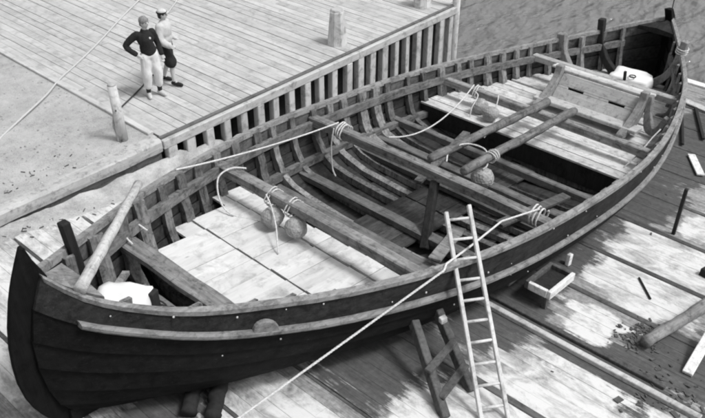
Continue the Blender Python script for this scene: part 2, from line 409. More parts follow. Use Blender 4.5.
# ------------------------------------------------------------------ pier
pier = empty('pier_deck', (11, 14, -3), kind='structure')
XA, XB = 6.80, 15.55
k = 52; wd = (17.2-XA)/k
for j in range(k):
    x = XA + wd*(j+.5)
    y0 = 10.73 if x < XB else 10.73 + (x-XB)*0.50
    cuts = [y0, random.uniform(13.5, 16.5), random.uniform(19, 22), 34]
    for p, q in zip(cuts, cuts[1:]):
        bm = bmesh.new(); box(bm, (x, (p+q)/2, -0.03 + random.uniform(-.006, .006)), (wd - random.uniform(.005, .016), q-p-.008, .06), Matrix.Rotation(random.uniform(-.012, .012), 3, 'Y') @ Matrix.Rotation(random.uniform(-.0012, .0012), 3, 'Z'))
        build('plank', bm, 'deck_wood', pier)
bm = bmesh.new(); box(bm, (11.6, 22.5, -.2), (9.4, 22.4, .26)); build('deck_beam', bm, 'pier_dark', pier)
bm = bmesh.new(); box(bm, (XA-.05, 19, -.04), (.12, 16, .14)); build('edge_board', bm, 'deck_wood', pier, bevel=.01)

wall = empty('pier_front', (11, 10.7, slip(11)), 'light timber pier front of upright posts with dark gaps beneath the deck edge', 'pier')
bm = bmesh.new(); box(bm, ((6.72+XB+.1)/2, 10.70, .03), (XB+.1-6.72, .08, .04)); build('kerb', bm, 'kerb_dark', wall, bevel=.006)
bm = bmesh.new(); box(bm, ((6.72+XB+.1)/2, 10.66, -.075), (XB+.1-6.72, .16, .17)); build('cap_beam', bm, 'pier_beam', wall, bevel=.012)
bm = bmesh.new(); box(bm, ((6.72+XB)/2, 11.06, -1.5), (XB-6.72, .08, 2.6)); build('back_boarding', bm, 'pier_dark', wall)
x = 6.9; i = 0
while x < XB:
    zt, zb = -.16, slip(x)-.15; wdt = random.uniform(.13, .2)
    bm = bmesh.new(); box(bm, (x, 10.67 + random.uniform(-.02, .02), (zt+zb)/2), (wdt, .15, zt-zb), Matrix.Rotation(random.uniform(-.02, .02), 3, 'Y'))
    build('post', bm, 'pier_wood', wall, bevel=.012); x += random.uniform(.40, .45)
# corner pile
bm = bmesh.new(); tube(bm, [(15.72, 10.66, -3.4), (15.71, 10.67, -1), (15.7, 10.66, 1.6)], .115, 12, .095)
tag(build('mooring_pile', bm, 'pier_wood', None, True), 'tall round pale pile rising at the outer corner of the pier', 'pile')
for (x, y, lab) in [(12.02, 11.28, 'stout tapered wooden bollard standing alone near the pier edge'), (15.15, 11.30, 'tapered wooden bollard at the outer pier corner beside the pile')]:
    bl_ = empty('bollard', (x, y, 0), lab, 'bollard', 'bollards on the pier')
    bm = bmesh.new(); rings = []
    for z, r in ((0, .235), (.12, .225), (.45, .195), (.74, .165), (.77, .14)):
        rings.append([(x+r*math.cos(a)*(1+.03*math.sin(3*a)), y+r*math.sin(a), z) for a in [2*math.pi*(q+.5)/8 for q in range(8)]])
    loft(bm, rings); build('stump', bm, 'pier_wood', bl_)
    bm = bmesh.new(); loft(bm, [[(x+r*math.cos(a), y+r*math.sin(a), z) for a in [2*math.pi*(q+.5)/8 for q in range(8)]] for z, r in ((.771, .15), (.80, .13))]); build('cap', bm, 'deck_wood', bl_)

# retaining log on the left of the pier front
lg = empty('retaining_log', (4, 10.75, 0), 'long pale rounded log edging the gravel yard above the slipway', 'log')
bm = bmesh.new()
P = [(0.95, 10.76, -.05), (2.5, 10.745, -.055), (4.2, 10.76, -.06), (5.6, 10.74, -.06), (6.70, 10.75, -.07)]
loft(bm, [[Vector(p) + Vector((0, yy + random.uniform(-.006, .006), zz + random.uniform(-.008, .008))) for yy, zz in ((-.13, -.13), (-.145, -.05), (-.14, .06), (-.10, .115), (.09, .125), (.13, .08), (.14, -.1))] for p in smooth_path(P, 5)]); build('log', bm, 'log_wood', lg)
bm = bmesh.new(); loft(bm, [[(x, 10.68, slip(x)-.1), (x, 10.84, slip(x)-.1), (x, 10.84, -.06), (x, 10.68, -.06)] for x in (0.95, 6.70)]); build('footing', bm, 'footing_wood', lg)

# ================================================================== BOAT
XS = [2.37, 2.62, 3.19, 4.43, 5.66, 6.89, 8.13, 9.36, 10.6, 11.83, 13.07, 14.3, 15.54, 16.77, 18.0, 18.55]
bs = herm(XS, [.07, .32, .78, 1.49, 1.97, 2.30, 2.49, 2.57, 2.60, 2.54, 2.36, 2.06, 1.66, 1.06, .36, .05])
hs = herm(XS, [2.09, 1.92, 1.70, 1.53, 1.44, 1.39, 1.36, 1.335, 1.33, 1.34, 1.38, 1.44, 1.53, 1.71, 1.95, 2.02])
XF, XL = 2.37, 18.55
EE = [0, .04, .11, .22, .35, .48, .62, .82, 1.0]
midf = herm(EE, [.08, .52, .76, .89, .945, .97, .985, .994, 1.0]); endf = herm(EE, [.20, .56, .73, .84, .91, .95, .975, .99, 1.0])
bow_r = herm([0, .1, .3, .7, 1.1, 1.63, 2.1], [2.42, 2.34, 2.20, 2.09, 2.07, 2.15, 2.37]); st_r = herm([0, .3, 1, 1.6, 2.05], [18.1, 18.35, 18.6, 18.62, 18.55])
HK = .06
def hull(x, e):
    """half-breadth section point at sheer-station x, height fraction e: (x', y, h)"""
    t = (x-XF)/(XL-XF); wgt = min(1, max(0, math.sin(math.pi*min(max(t, 0), 1)))*1.75)**.85
    b = bs(x); h = HK + (hs(x)-HK)*e; y = b*(wgt*midf(e) + (1-wgt)*endf(e))
    xx = x + (bow_r(h)-XF)*max(0, 1-t)**9 + (st_r(h)-XL)*max(0, t)**9
    return xx, y, h
def section(x, e, off=0.0):
    """as hull(), pushed out (off > 0) or in along the section normal"""
    d = .012; a = hull(x, max(0, e-d)); c = hull(x, min(1, e+d)); p = hull(x, e)
    ty, th = c[1]-a[1], c[2]-a[2]; L = math.hypot(ty, th) or 1
    return p[0], max(.012, p[1] + off*th/L), p[2] - off*ty/L
def halfwidth(x, h, off=-.06):
    e = (h-HK)/(hs(x)-HK); return section(x, min(max(e, 0), 1), off)[1]

boat = empty('wooden_boat', B(10.4, 0, 0), 'large open dark tarred clinker boat hauled out on the slipway', 'boat')
STX = np.r_[np.linspace(XF, 4, 12), np.linspace(4.3, 16.2, 30), np.linspace(16.4, XL, 13)]
KE = [0, .04, .11, .22, .35, .48, .62, 1.0]
rail_e = herm([2.4, 3.2, 3.6, 4, 4.5, 5.5, 6.5, 7.5, 8.5, 10, 13, 15, 17, 18.6], [.835, .815, .785, .755, .73, .70, .67, .64, .625, .62, .67, .75, .82, .84])
def ke(x, e): return e/.62*rail_e(x) if e < .999 else e
for side in (-1, 1):
    for k in range(len(KE)-1):
        e0, e1 = KE[k], KE[k+1]; es = np.linspace(e0, e1, 2 if k < 6 else 4); bm = bmesh.new(); rings = []
        def ee_(x, i, e0=e0, e1=e1, m=len(es)): return ke(x, e0) + (ke(x, e1)-ke(x, e0))*i/(m-1)
        for x in STX:
            ring = []
            for i, e in enumerate(es): p = section(x, ee_(x, i), .034*(1-i/(len(es)-1)) + .004); ring.append(B(p[0], side*p[1], p[2]))
            for i, e in list(enumerate(es))[::-1]: p = section(x, ee_(x, i), .034*(1-i/(len(es)-1)) - .036); ring.append(B(p[0], side*max(.004, p[1]), p[2]))
            rings.append(ring)
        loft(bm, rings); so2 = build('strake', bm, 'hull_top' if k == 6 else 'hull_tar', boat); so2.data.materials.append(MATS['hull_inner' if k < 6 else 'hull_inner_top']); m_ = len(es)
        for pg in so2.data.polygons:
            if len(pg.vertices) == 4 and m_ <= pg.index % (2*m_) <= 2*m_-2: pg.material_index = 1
    # gunwale, rubbing rail, inner stringer
    bm = bmesh.new(); rings = []
    for x in STX:
        p = hull(x, 1); y, h = p[1], p[2]
        rings.append([B(p[0], side*yy, hh) for yy, hh in ((max(.003, y-.06), h-.05), (y+.04, h-.05), (y+.045, h+.012), (y+.03, h+.03), (max(.003, y-.05), h+.03))])
    loft(bm, rings); build('gunwale', bm, 'gunwale_wood', boat)
    bm = bmesh.new(); rings = []
    for x in STX[2:-4]:
        p = section(x, rail_e(x)+.005, .05); rings.append([B(p[0], side*(p[1]+yy), p[2]+hh) for yy, hh in ((-.05, -.05), (.03, -.045), (.055, -.015), (.055, .02), (.03, .05), (-.05, .05))])
    loft(bm, rings); build('rub_rail', bm, 'rail_wood', boat)
    bm = bmesh.new(); rings = []
    for x in np.linspace(3.0, 17.4, 44):
        p = section(x, .78, -.12); rings.append([B(p[0], side*(max(.02, p[1]+yy)), p[2]+hh) for yy, hh in ((-.04, -.075), (.04, -.075), (.04, .075), (-.04, .075))])
    loft(bm, rings); build('stringer', bm, 'stringer_wood', boat)
    bm = bmesh.new(); rings = []
    for x in np.linspace(6.2, 12.0, 24):
        p = section(x, .26, -.12); rings.append([B(p[0], side*(p[1]+yy), p[2]+hh) for yy, hh in ((-.06, -.06), (.06, -.06), (.06, .06), (-.06, .06))])
    loft(bm, rings); build('stringer', bm, 'stringer_wood', boat)
# ribs
rx = 2.95; ribx = []
while rx < 17.6: ribx.append(rx); rx += random.uniform(.36, .60)
for x in ribx:
    bm = bmesh.new(); rings = []; hw = random.uniform(.065, .12); dp = random.uniform(.07, .11); top = .985
    es = [top, .85, .7, .55, .42, .3, .2, .12, .06, .02]
    path = [(-1, e) for e in es] + [(1, e) for e in es[::-1]]
    tw = random.uniform(-.03, .03)
    for sd, e in path:
        o = section(x, e, -.042); i = section(x, e, -.042-dp*random.uniform(.88, 1.1)*(1.25 - .9*max(0, e-.25)))
        xx = x + tw*(e-.5) + random.uniform(-.014, .014)
        rings.append([B(xx-hw, sd*o[1], o[2]), B(xx+hw, sd*o[1], o[2]), B(xx+hw*.85, sd*max(.02, i[1]), i[2]), B(xx-hw*.85, sd*max(.02, i[1]), i[2])])
    loft(bm, rings); build('rib', bm, 'rib_wood', boat)
# keel, stem, sternpost
bm = bmesh.new(); loft(bm, [[B(x, -.09, .004), B(x, .09, .004), B(x, .09, .2), B(x, -.09, .2)] for x in (2.25, 10, 18.3)]); build('keel', bm, 'hull_tar', boat)
def post(name, outer, inner, th, mat):
    bm = bmesh.new(); rings = []
    for (xo, ho), (xi, hi) in zip(outer, inner):
        rings.append([B(xo, -th*.55, ho), B(xo, th*.55, ho), B(xi, th, hi), B(xi, -th, hi)])
    loft(bm, rings); return build(name, bm, mat, boat, bevel=.012)
fo = herm([0.02, .1, .3, .6, 1.1, 1.6, 2.19, 2.47], [2.2, 2.10, 1.97, 1.87, 1.85, 1.93, 2.13, 2.265])
fi_ = herm([0.02, .25, .45, .7, 1.1, 1.6, 2.05, 2.25, 2.47], [2.7, 2.5, 2.36, 2.28, 2.24, 2.30, 2.44, 2.36, 2.30])
hh_ = [0.02, .06, .1, .2, .3, .45, .6, .85, 1.1, 1.35, 1.6, 1.9, 2.05, 2.15, 2.3, 2.47]
post('stem', [(fo(h), h) for h in hh_], [(fi_(h), h) for h in hh_], .05, 'stem_tar')
so_ = herm([0.02, .3, .9, 1.6, 2.05, 2.3], [18.35, 18.72, 18.92, 18.88, 18.72, 18.45]); si_ = herm([0.02, .3, .9, 1.6, 2.05, 2.3], [17.9, 18.3, 18.52, 18.5, 18.4, 18.22])
hh2 = [0.02, .15, .3, .6, .9, 1.25, 1.6, 1.85, 2.05, 2.2, 2.3]
sternpost = post('sternpost', [(so_(h), h) for h in hh2], [(si_(h), h) for h in hh2], .09, 'stem_tar')
# breasthooks joining the gunwales at both ends
for (xa, xb, mat) in ((2.42, 2.80, 'gunwale_wood'), (17.75, 18.5, 'hull_top')):
    bm = bmesh.new(); rings = []
    for x in np.linspace(xa, xb, 6):
        y = max(.02, bs(x)-.07); h = hs(x); rings.append([B(x, -y, h-.12), B(x, y, h-.12), B(x, y, h-.03), B(x, 0, h+.01), B(x, -y, h-.03)])
    loft(bm, rings); build('breasthook', bm, mat, boat)
# rivet heads
bm = bmesh.new()
def rivet(p, r=.016):
    m4 = Matrix.Translation(p) @ Matrix.Diagonal((r, r*.8, r, 1)); bmesh.ops.create_icosphere(bm, subdivisions=1, radius=1, matrix=m4)
for x in np.arange(2.9, 16.5, .47):
    for e, pr in ((.95, .35), (rail_e(x)+.09, .5), (rail_e(x)-.1, .3), (rail_e(x)-.2, .25)):
        if random.random() < pr:
            p = section(x + random.uniform(-.1, .1), e + random.uniform(-.02, .02), .03); rivet(B(p[0], -p[1]-.012, p[2]), random.uniform(.008, .017))
rv = build('rivets', bm, 'zinc', boat); rv['kind'] = 'stuff'
# half-round cleat on the bow strake
bm = bmesh.new(); p = section(4.18, rail_e(4.18)+.03, .055); p2 = section(4.38, rail_e(4.38)+.03, .055); c = B(p[0], -p[1], p[2]); tv = (B(p2[0], -p2[1], p2[2])-c).normalized(); ov = tv.cross(Vector((0, 0, 1))).normalized()
loft(bm, [[c + tv*.16*math.cos(a) + ov*yy + Vector((0, 0, .17*math.sin(a)-.02)) for a in [math.pi*i/10 for i in range(11)]] for yy in (-.03, .035)]); build('cleat', bm, 'rail_wood', boat, bevel=.01)

# cross timbers -------------------------------------------------
def crossbeam(name, x, h, wx, th, mat, y0=None, y1=None, bow=.0, jit=.012, n=9):
    hw = halfwidth(x, h); y0 = -hw if y0 is None else y0; y1 = hw if y1 is None else y1
    bm = bmesh.new(); rings = []
    for i in range(n):
        k = i/(n-1); y = y0 + (y1-y0)*k; c = bow*(1-(2*k-1)**2); j = random.uniform(-jit, jit)
        rings.append([B(x-wx/2+j, y, h-th+c), B(x+wx/2+j, y, h-th+c), B(x+wx/2+j, y, h-th*.12+c), B(x+wx*.36+j, y, h+c), B(x-wx*.36+j, y, h+c), B(x-wx/2+j, y, h-th*.12+c)])
    loft(bm, rings); return build(name, bm, mat, boat)
crossbeam('thwart', 4.06, 1.14, .27, .09, 'beam_wood')
crossbeam('crossbeam', 6.30, 1.22, .20, .15, 'beam_wood', bow=.03)
crossbeam('crossbeam', 8.76, 1.22, .20, .17, 'beam_wood', bow=.03)
crossbeam('crossbeam', 12.62, 1.12, .18, .15, 'beam_wood')
crossbeam('crossbeam', 15.25, 1.29, .20, .14, 'panel_wood')
crossbeam('crossbeam', 11.05, .58, .16, .14, 'bottom_beam')
crossbeam('crossbeam', 7.45, .36, .24, .1, 'bottom_beam'); crossbeam('crossbeam', 8.15, .40, .22, .12, 'bottom_beam')
crossbeam('crossbeam', 9.75, .42, .30, .1, 'bottom_beam'); crossbeam('crossbeam', 10.4, .40, .22, .12, 'bottom_beam')
# leaning pillar under the middle beam
bm = bmesh.new(); bar(bm, B(8.70, -.33, 1.05), B(7.95, -.74, .22), .13, .13, (0, 1, 0)); build('pillar', bm, 'dark_wood', boat, bevel=.015)
# floor boards, forward: lanes along the boat cut at two seams
def lane(xa, xb, y, wd, h, mat, th=.035):
    while xa < xb - .15 and max(abs(y-wd/2), abs(y+wd/2)) > halfwidth(xa, h, -.03)+.04: xa += .05
    if xa >= xb - .16: return
    bm = bmesh.new(); box(bm, B((xa+xb)/2, y, h + random.uniform(-.008, .012)), (xb-xa-.008, wd-.011, th), SLIP_ROT @ Matrix.Rotation(.025 + random.uniform(-.02, .02), 3, 'X')); build('floorboard', bm, mat, boat)
wd = .34
for xa, xb in ((4.22, 5.350), (5.360, 6.220), (6.230, 6.60)):
    y = -1.9
    while y < 1.95: lane(xa + random.uniform(0, .02), xb, y, wd, .68, 'floor_bright'); y += wd
for i in range(5): lane(3.15, 3.98, -.68 + i*.34, wd, .62, 'floor_bright')
y = -.39
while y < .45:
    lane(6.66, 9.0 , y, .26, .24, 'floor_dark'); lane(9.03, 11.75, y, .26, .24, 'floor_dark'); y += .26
# aft platform: boards athwart
x = 11.86
while x < 17.2:
    wdx = .30; h = .70 if x < 14.3 else .74; hw = halfwidth(x, h)-.02
    bm = bmesh.new(); box(bm, B(x+wdx/2, random.uniform(-.01, .01), h + random.uniform(-.006, .01)), (wdx-.014, 2*hw, .035), SLIP_ROT); build('floorboard', bm, 'floor_aft', boat); x += wdx
hw = halfwidth(11.9, .5)-.03
bm = bmesh.new(); rings = []
for h in (.28, .40, .5, .6, .675): a = halfwidth(11.88, h)-.02; rings.append([B(11.87, -a, h), B(11.87, a, h), B(11.93, a, h), B(11.93, -a, h)])
loft(bm, rings); build('bulkhead', bm, 'dark_wood', boat)
# slotted panel with curved knees
def panel(name, s0, s1, y0, y1, mat='panel_wood', th=.05):
    a, b_ = Vector((13.95, .88)), Vector((14.38, 1.38)); d = b_-a
    p, q = a + d*s0, a + d*s1; nrm = Vector((d.y, -d.x)).normalized()*th
    bm = bmesh.new(); loft(bm, [[B(p.x, yy, p.y), B(q.x, yy, q.y), B(q.x+nrm.x, yy, q.y+nrm.y), B(p.x+nrm.x, yy, p.y+nrm.y)] for yy in (y0, y1)])
    return build(name, bm, mat, boat, bevel=.006)
panel('panel_board', 0, .50, -1.24, .5); panel('panel_board', .59, 1.0, -1.24, .5)
for y0, y1 in ((-1.24, -1.02), (-.66, -.1), (.26, .5)): panel('panel_filler', .503, .587, y0, y1)
bm = bmesh.new(); box(bm, B(14.46, -.38, 1.42), (.14, 1.95, .06), SLIP_ROT); build('panel_rail', bm, 'panel_wood', boat, bevel=.012)
bm = bmesh.new(); box(bm, B(13.80, -.4, .90), (.34, 2.3, .08), SLIP_ROT); build('panel_sill', bm, 'panel_wood', boat, bevel=.012)
bm = bmesh.new(); box(bm, B(14.80, -.2, 1.34), (.22, 2.3, .05), SLIP_ROT); build('panel_rail', bm, 'floor_aft', boat, bevel=.012)
def knee(pts, ws, th, mat='knee_wood', name='knee'):
    P = smooth_path([B(*p) for p in pts], 5); bm = bmesh.new(); rings = []; n = len(P)
    for i, (p, u, v) in enumerate(frames(P)):
        k = i/(n-1)*(len(ws)-1); j = min(int(k), len(ws)-2); wq = ws[j] + (ws[j+1]-ws[j])*(k-j)
        t = (P[min(i+1, n-1)]-P[max(i-1, 0)]).normalized(); sd = th[0]*Vector(th[1]).normalized(); q = t.cross(sd).normalized()*wq/2
        rings.append([p-sd/2-q, p+sd/2-q, p+sd/2+q, p-sd/2+q])
    loft(bm, rings); return build(name, bm, mat, boat, bevel=.012)
for yk in (.58, -1.32):
    knee([(13.45, yk, .80), (13.85, yk, .90), (14.15, yk, 1.12), (14.30, yk, 1.34), (14.34, yk, 1.55)], [.08, .26, .24, .17, .15], (.15, (0, 1, 0)))
knee([(14.42, -1.42, 1.48), (14.3, -1.48, 1.15), (14.15, -1.62, .90), (14.1, -1.80, .92), (14.1, -1.93, 1.25)], [.10, .14, .2, .14, .1], (.12, (1, 0, 0)))
bm = bmesh.new(); box(bm, B(14.36, -.37, 1.02), (.03, 1.7, .6), Matrix.Rotation(.65, 3, 'Y')); build('slot_dark_sheet', bm, 'dark_wood', boat)  # dark sheet added behind the panel so its slots look shaded
bm = bmesh.new(); tube(bm, [B(18.5, 0, 2.05), B(18.52, 0, 3.2)], .012, 6); build('staff', bm, 'iron', sternpost)
# stern timbers and timberheads
for sd in (-1, 1):
    knee([(16.95, sd*.42, .78), (16.95, sd*.75, 1.1), (16.95, sd*.93, 1.5), (16.95, sd*1.0, 2.02)], [.18, .16, .15, .15], (.15, (1, 0, 0)), 'dark_wood' if sd > 0 else 'knee_wood', 'timberhead')
knee([(15.95, 1.12, .9), (15.95, 1.38, 1.3), (15.95, 1.45, 1.72)], [.2, .2, .2], (.16, (1, 0, 0)), 'knee_wood', 'timberhead')
knee([(3.08, .60, 1.2), (3.08, .66, 1.6), (3.06, .70, 2.1)], [.10, .12, .12], (.11, (1, 0, 0)), 'dark_wood', 'timberhead')
for xk in (13.55, 13.05, 15.3):
    knee([(xk, -halfwidth(xk, .8)+.35, .74), (xk, -halfwidth(xk, .9)+.1, .85), (xk, -halfwidth(xk, 1.3)+.03, 1.32)], [.08, .16, .08], (.1, (1, 0, 0)))
bm = bmesh.new(); bar(bm, B(15.7, -.95, .80), B(14.95, -1.25, .80), .2, .07); build('bench_board', bm, 'floor_bright', boat)
# chocks in the bow
bm = bmesh.new(); box(bm, B(3.66, .16, .86), (.13, .11, .46), Matrix.Rotation(.3, 3, 'Z')); build('bitt', bm, 'dark_wood', boat, bevel=.01)

# ================================================================== LOOSE THINGS ON THE BOAT
def spar(name, a, b_, r, r2, label, mat='spar_wood', cat='spar'):
    a, b_ = Vector(a), Vector(b_); L = (b_-a).length; bm = bmesh.new()
    pts = [Vector((L*i/14, random.uniform(-.01, .01), random.uniform(-.01, .01))) for i in range(15)]; tube(bm, pts, [(r+(r2-r)*i/14)*random.uniform(.93, 1.07) for i in range(15)], 8)
    o = build(name, bm, mat, None, True, origin=(0, 0, 0)); o.location = a; o.rotation_euler = (b_-a).to_track_quat('X', 'Z').to_euler(); return tag(o, label, cat)
spar('spar', B(2.60, -.36, 1.98), B(4.55, 1.55, 1.70), .066, .056, 'pale rough pole lying across both gunwales at the bow')
spar('spar', B(8.82, -.12, 1.34), B(12.95, .06, 1.22), .075, .085, 'longer grey pole from the middle beam aft, nearer the pier', 'stringer_wood')
spar('spar', B(8.90, -.72, 1.34), B(12.98, -.52, 1.22), .075, .085, 'grey pole from the middle beam aft, nearer the ladder', 'stringer_wood')
bm = bmesh.new(); bar(bm, B(3.15, .35, 1.05), B(3.75, .85, .95), .09, .05); tag(build('loose_board', bm, 'beam_wood', None), 'short grey board lying loose in the dark bow', 'board')

def hold_board(a, b_, wd_, th_, mat, lab):
    bm = bmesh.new(); bar(bm, B(*a), B(*b_), wd_, th_); tag(build('loose_board', bm, mat, None, bevel=.006), lab, 'board', 'loose boards in the hold')
hold_board((7.5, -1.25, .50), (8.6, -.95, .46), .20, .04, 'beam_wood', 'broad pale board on the hold floor below the ladder top')
hold_board((9.1, -1.35, .52), (10.9, -1.6, .50), .18, .05, 'bottom_beam', 'long grey board along the near side behind the middle beam')
hold_board((9.3, .45, .48), (11.5, .95, .62), .15, .05, 'rib_wood', 'dark board lying along the far hold under the poles')
def net_float(c, r, label):
    c = Vector(c); f = empty('net_float', c - Vector((0, 0, r)), label, 'float', 'round floats in the boat')
    bm = bmesh.new(); bmesh.ops.create_uvsphere(bm, u_segments=24, v_segments=16, radius=r, matrix=Matrix.Translation(c) @ Matrix.Diagonal((1, 1, .94, 1)))
    from mathutils import noise as mn
    for v in bm.verts: v.co += (v.co-c)*(.16*mn.noise(v.co*7) + .08*mn.noise(v.co*17))
    ball = build('ball', bm, 'float', f, True)
    bm = bmesh.new(); bmesh.ops.create_icosphere(bm, subdivisions=3, radius=r*1.02, matrix=Matrix.Translation(c) @ Matrix.Diagonal((1, 1, .94, 1)))
    bmesh.ops.wireframe(bm, faces=bm.faces[:], thickness=.006, use_replace=True, use_even_offset=True, use_boundary=True)
    for v in bm.verts: v.co += (v.co-c)*(.16*mn.noise(v.co*7) + .08*mn.noise(v.co*17))
    build('netting', bm, 'net', f)
    return f
net_float(B(6.12, .70, .90), .16, 'netted grey float hung under the forward beam, nearer the pier')
net_float(B(6.17, .28, .90), .165, 'netted grey float hung under the forward beam, nearer the ladder')
net_float(B(12.33, 1.22, .88), .16, 'netted pale float on the aft platform, nearest the far hull side')
net_float(B(12.18, .86, .88), .16, 'netted grey float on the aft platform beside the paler float')
net_float(B(9.52, -.70, .98), .18, 'netted grey float hanging just behind the middle beam')

# ropes ---------------------------------------------------------
r = .0145
rope('rope', [B(8.72, -2.18, 1.36), B(7.9, -2.05, 1.42), B(7.0, -2.15, 1.45), B(6.40, -2.19, 1.46)] + [B(6.28, -2.24, 1.44)] + [Vector(B(6.28, -2.24, 1.44)).lerp(Vector((2.83, 5.02, slip(2.83)+.02)), k/10) for k in range(1, 11)], .016,
     'long taut white rope from the middle beam over the gunwale down to the slipway')
rope('rope', sag(B(5.36, 1.86, 1.50), B(8.70, 1.78, 1.34), .06), r, 'white rope stretched from the far gunwale to the middle beam end')
rope('rope_lashing', coil(B(8.76, 1.72, 1.16), (0, 1, .1), .15, 3, .05), r, 'white rope lashing wound on the far end of the middle beam', 'rope', group='beam lashings')
rope('rope_lashing', coil(B(8.76, -2.16, 1.20), (0, 1, .1), .15, 3, .06), r, 'white rope lashing wound on the near end of the middle beam', 'rope', group='beam lashings')
rope('rope', smooth_path([B(8.60, 1.80, 1.25), B(8.55, 1.82, .9), B(8.5, 1.75, .5), B(8.42, 1.6, .42)]), .014, 'thin rope end hanging straight from the far beam lashing')
rope('rope', sag(B(8.95, .85, 1.33), B(12.55, 1.55, 1.20), .34, 20), r, 'slack white rope hanging from the middle beam to the aft beam')
rope('rope_lashing', coil(B(12.62, 1.50, 1.03), (0, 1, .1), .14, 2.5, .05), .014, 'white lashing on the far end of the aft beam', 'rope', group='beam lashings')
rope('rope', smooth_path([B(12.45, 1.5, 1.1), B(12.38, 1.36, 1.12), B(12.30, 1.28, 1.08), B(12.05, 1.25, .85), B(12.0, 1.2, .45)]), .014, 'thin rope dropping from the aft beam past the pale float')
rope('rope', smooth_path([B(12.55, .95, 1.16), B(12.38, .85, 1.14), B(12.22, .78, 1.02), B(12.1, .7, .74), B(11.8, .72, .5)]), .012, 'thin light cord hanging over the aft platform edge')
rope('rope', smooth_path([B(6.45, 1.62, 1.25), B(6.25, 1.72, 1.28), B(6.02, 1.75, 1.2), B(5.9, 1.66, 1.0), B(5.86, 1.5, .80), B(5.92, 1.3, .715), B(6.1, 1.0, .71), B(6.12, .8, .71)]), r, 'curved white rope loop drooping from the forward beam onto the floor')
for y, lab in ((.86, 'thin rope ring round the forward beam, nearer the pier'), (.44, 'thin rope ring round the forward beam, nearer the ladder')):
    rope('rope_lashing', coil(B(6.30, y, 1.12), (0, 1, .25), .15, 2, .05), .010, lab, 'rope', group='beam lashings')
rope('rope', smooth_path([B(6.14, .84, 1.24), B(6.10, .7, 1.12), B(5.95, .45, .95), B(5.78, .25, .82), B(5.7, .15, .715)]), .012, 'thin rope tail running down between the two forward floats')
rope('rope', smooth_path([B(9.1, -.25, 1.25), B(9.4, -.1, 1.32), B(9.75, -.2, 1.36), B(9.85, -.5, 1.33), B(9.6, -.72, 1.22), B(9.5, -.7, 1.15)]), r, 'white rope loop arching over the float behind the middle beam')
rope('rope_lashing', coil(B(9.75, -.70, 1.32), (1, .05, 0), .10, 2.5, .06), .013, 'white lashing round the near pole above the float', 'rope', group='beam lashings')
rope('rope', smooth_path([B(4.35, 1.2, 1.18), B(4.25, 1.35, 1.28), B(4.05, 1.22, 1.22), B(4.02, 1.05, 1.18)]), .014, 'short curl of white rope on the end of the bow thwart')
rope('rope', smooth_path([B(13.2, -2.15, 1.35), B(13.0, -2.1, 1.2), B(12.6, -2.05, .95), B(12.35, -1.95, .74)]), .014, 'short white rope hanging inside the near gunwale by the aft beam')
rope('rope_lashing', coil(B(16.95, -.97, 1.80), (0, -.2, 1), .12, 3, .05), .015, 'white lashing round the timberhead at the near stern', 'rope', group='beam lashings')
pl = []
for i in range(70):
    a = i*.42; rr = .12 + .10*math.sin(i*.37); pl.append(B(3.74 + rr*math.cos(a)*.7, .12 + rr*math.sin(a)*1.3, .70 + .06*math.sin(i*.9) + .0015*i))
rope('rope_coil', smooth_path(pl, 2), .013, 'tangled heap of dark rope on the bow floor behind the gunwale', 'rope', 'dark_cord')
# white sheet bundled in the bow and covered box at the stern
def bundle(name, c, sx, sy, sz, label, cat, seed, rot=0):
    rnd = random.Random(seed); bm = bmesh.new(); bmesh.ops.create_cube(bm, size=1); bmesh.ops.subdivide_edges(bm, edges=bm.edges[:], cuts=7, use_grid_fill=True)
    m3 = Matrix.Rotation(rot, 3, 'Z')
    for v in bm.verts:
        p = v.co.copy(); q = p.normalized()*.62; p = p.lerp(q, .32)
        wv = .035*math.sin(9*p.x+4*p.y+seed) + .03*math.sin(11*p.y-5*p.x+2*seed) + rnd.uniform(-.01, .01)
        p = Vector((p.x*sx*(1+wv), p.y*sy*(1+wv), p.z*sz*(1+wv) + wv*.12*(p.z > 0))); v.co = m3 @ p + Vector(c)
    return tag(build(name, bm, 'tarp', None, True), label, cat)
bundle('covered_box', B(16.5, -.16, .91), .62, .90, .32, 'white covered box standing on the stern platform', 'box', 3, .1)
bm = bmesh.new(); tube(bm, [B(16.3, -.25, 1.085) + Vector((.07*math.cos(a), .07*math.sin(a), .01)) for a in [i*math.pi/8 for i in range(17)]], .013, 6); tag(build('iron_ring', bm, 'iron', None, True), 'small black iron ring lying on the white covered box', 'ring')
bm = bmesh.new(); bar(bm, B(15.35, -.45, 1.29), B(15.3, -.45, 1.5), .05, .05, (0, 1, 0)); tag(build('iron_pin', bm, 'iron', None), 'short black iron pin upright on the stern beam', 'pin')
bundle('white_sheet', B(3.36, .34, .92), .48, .62, .34, 'crumpled white sheet bundled in the bow behind the gunwale', 'sheet', 5, .5)

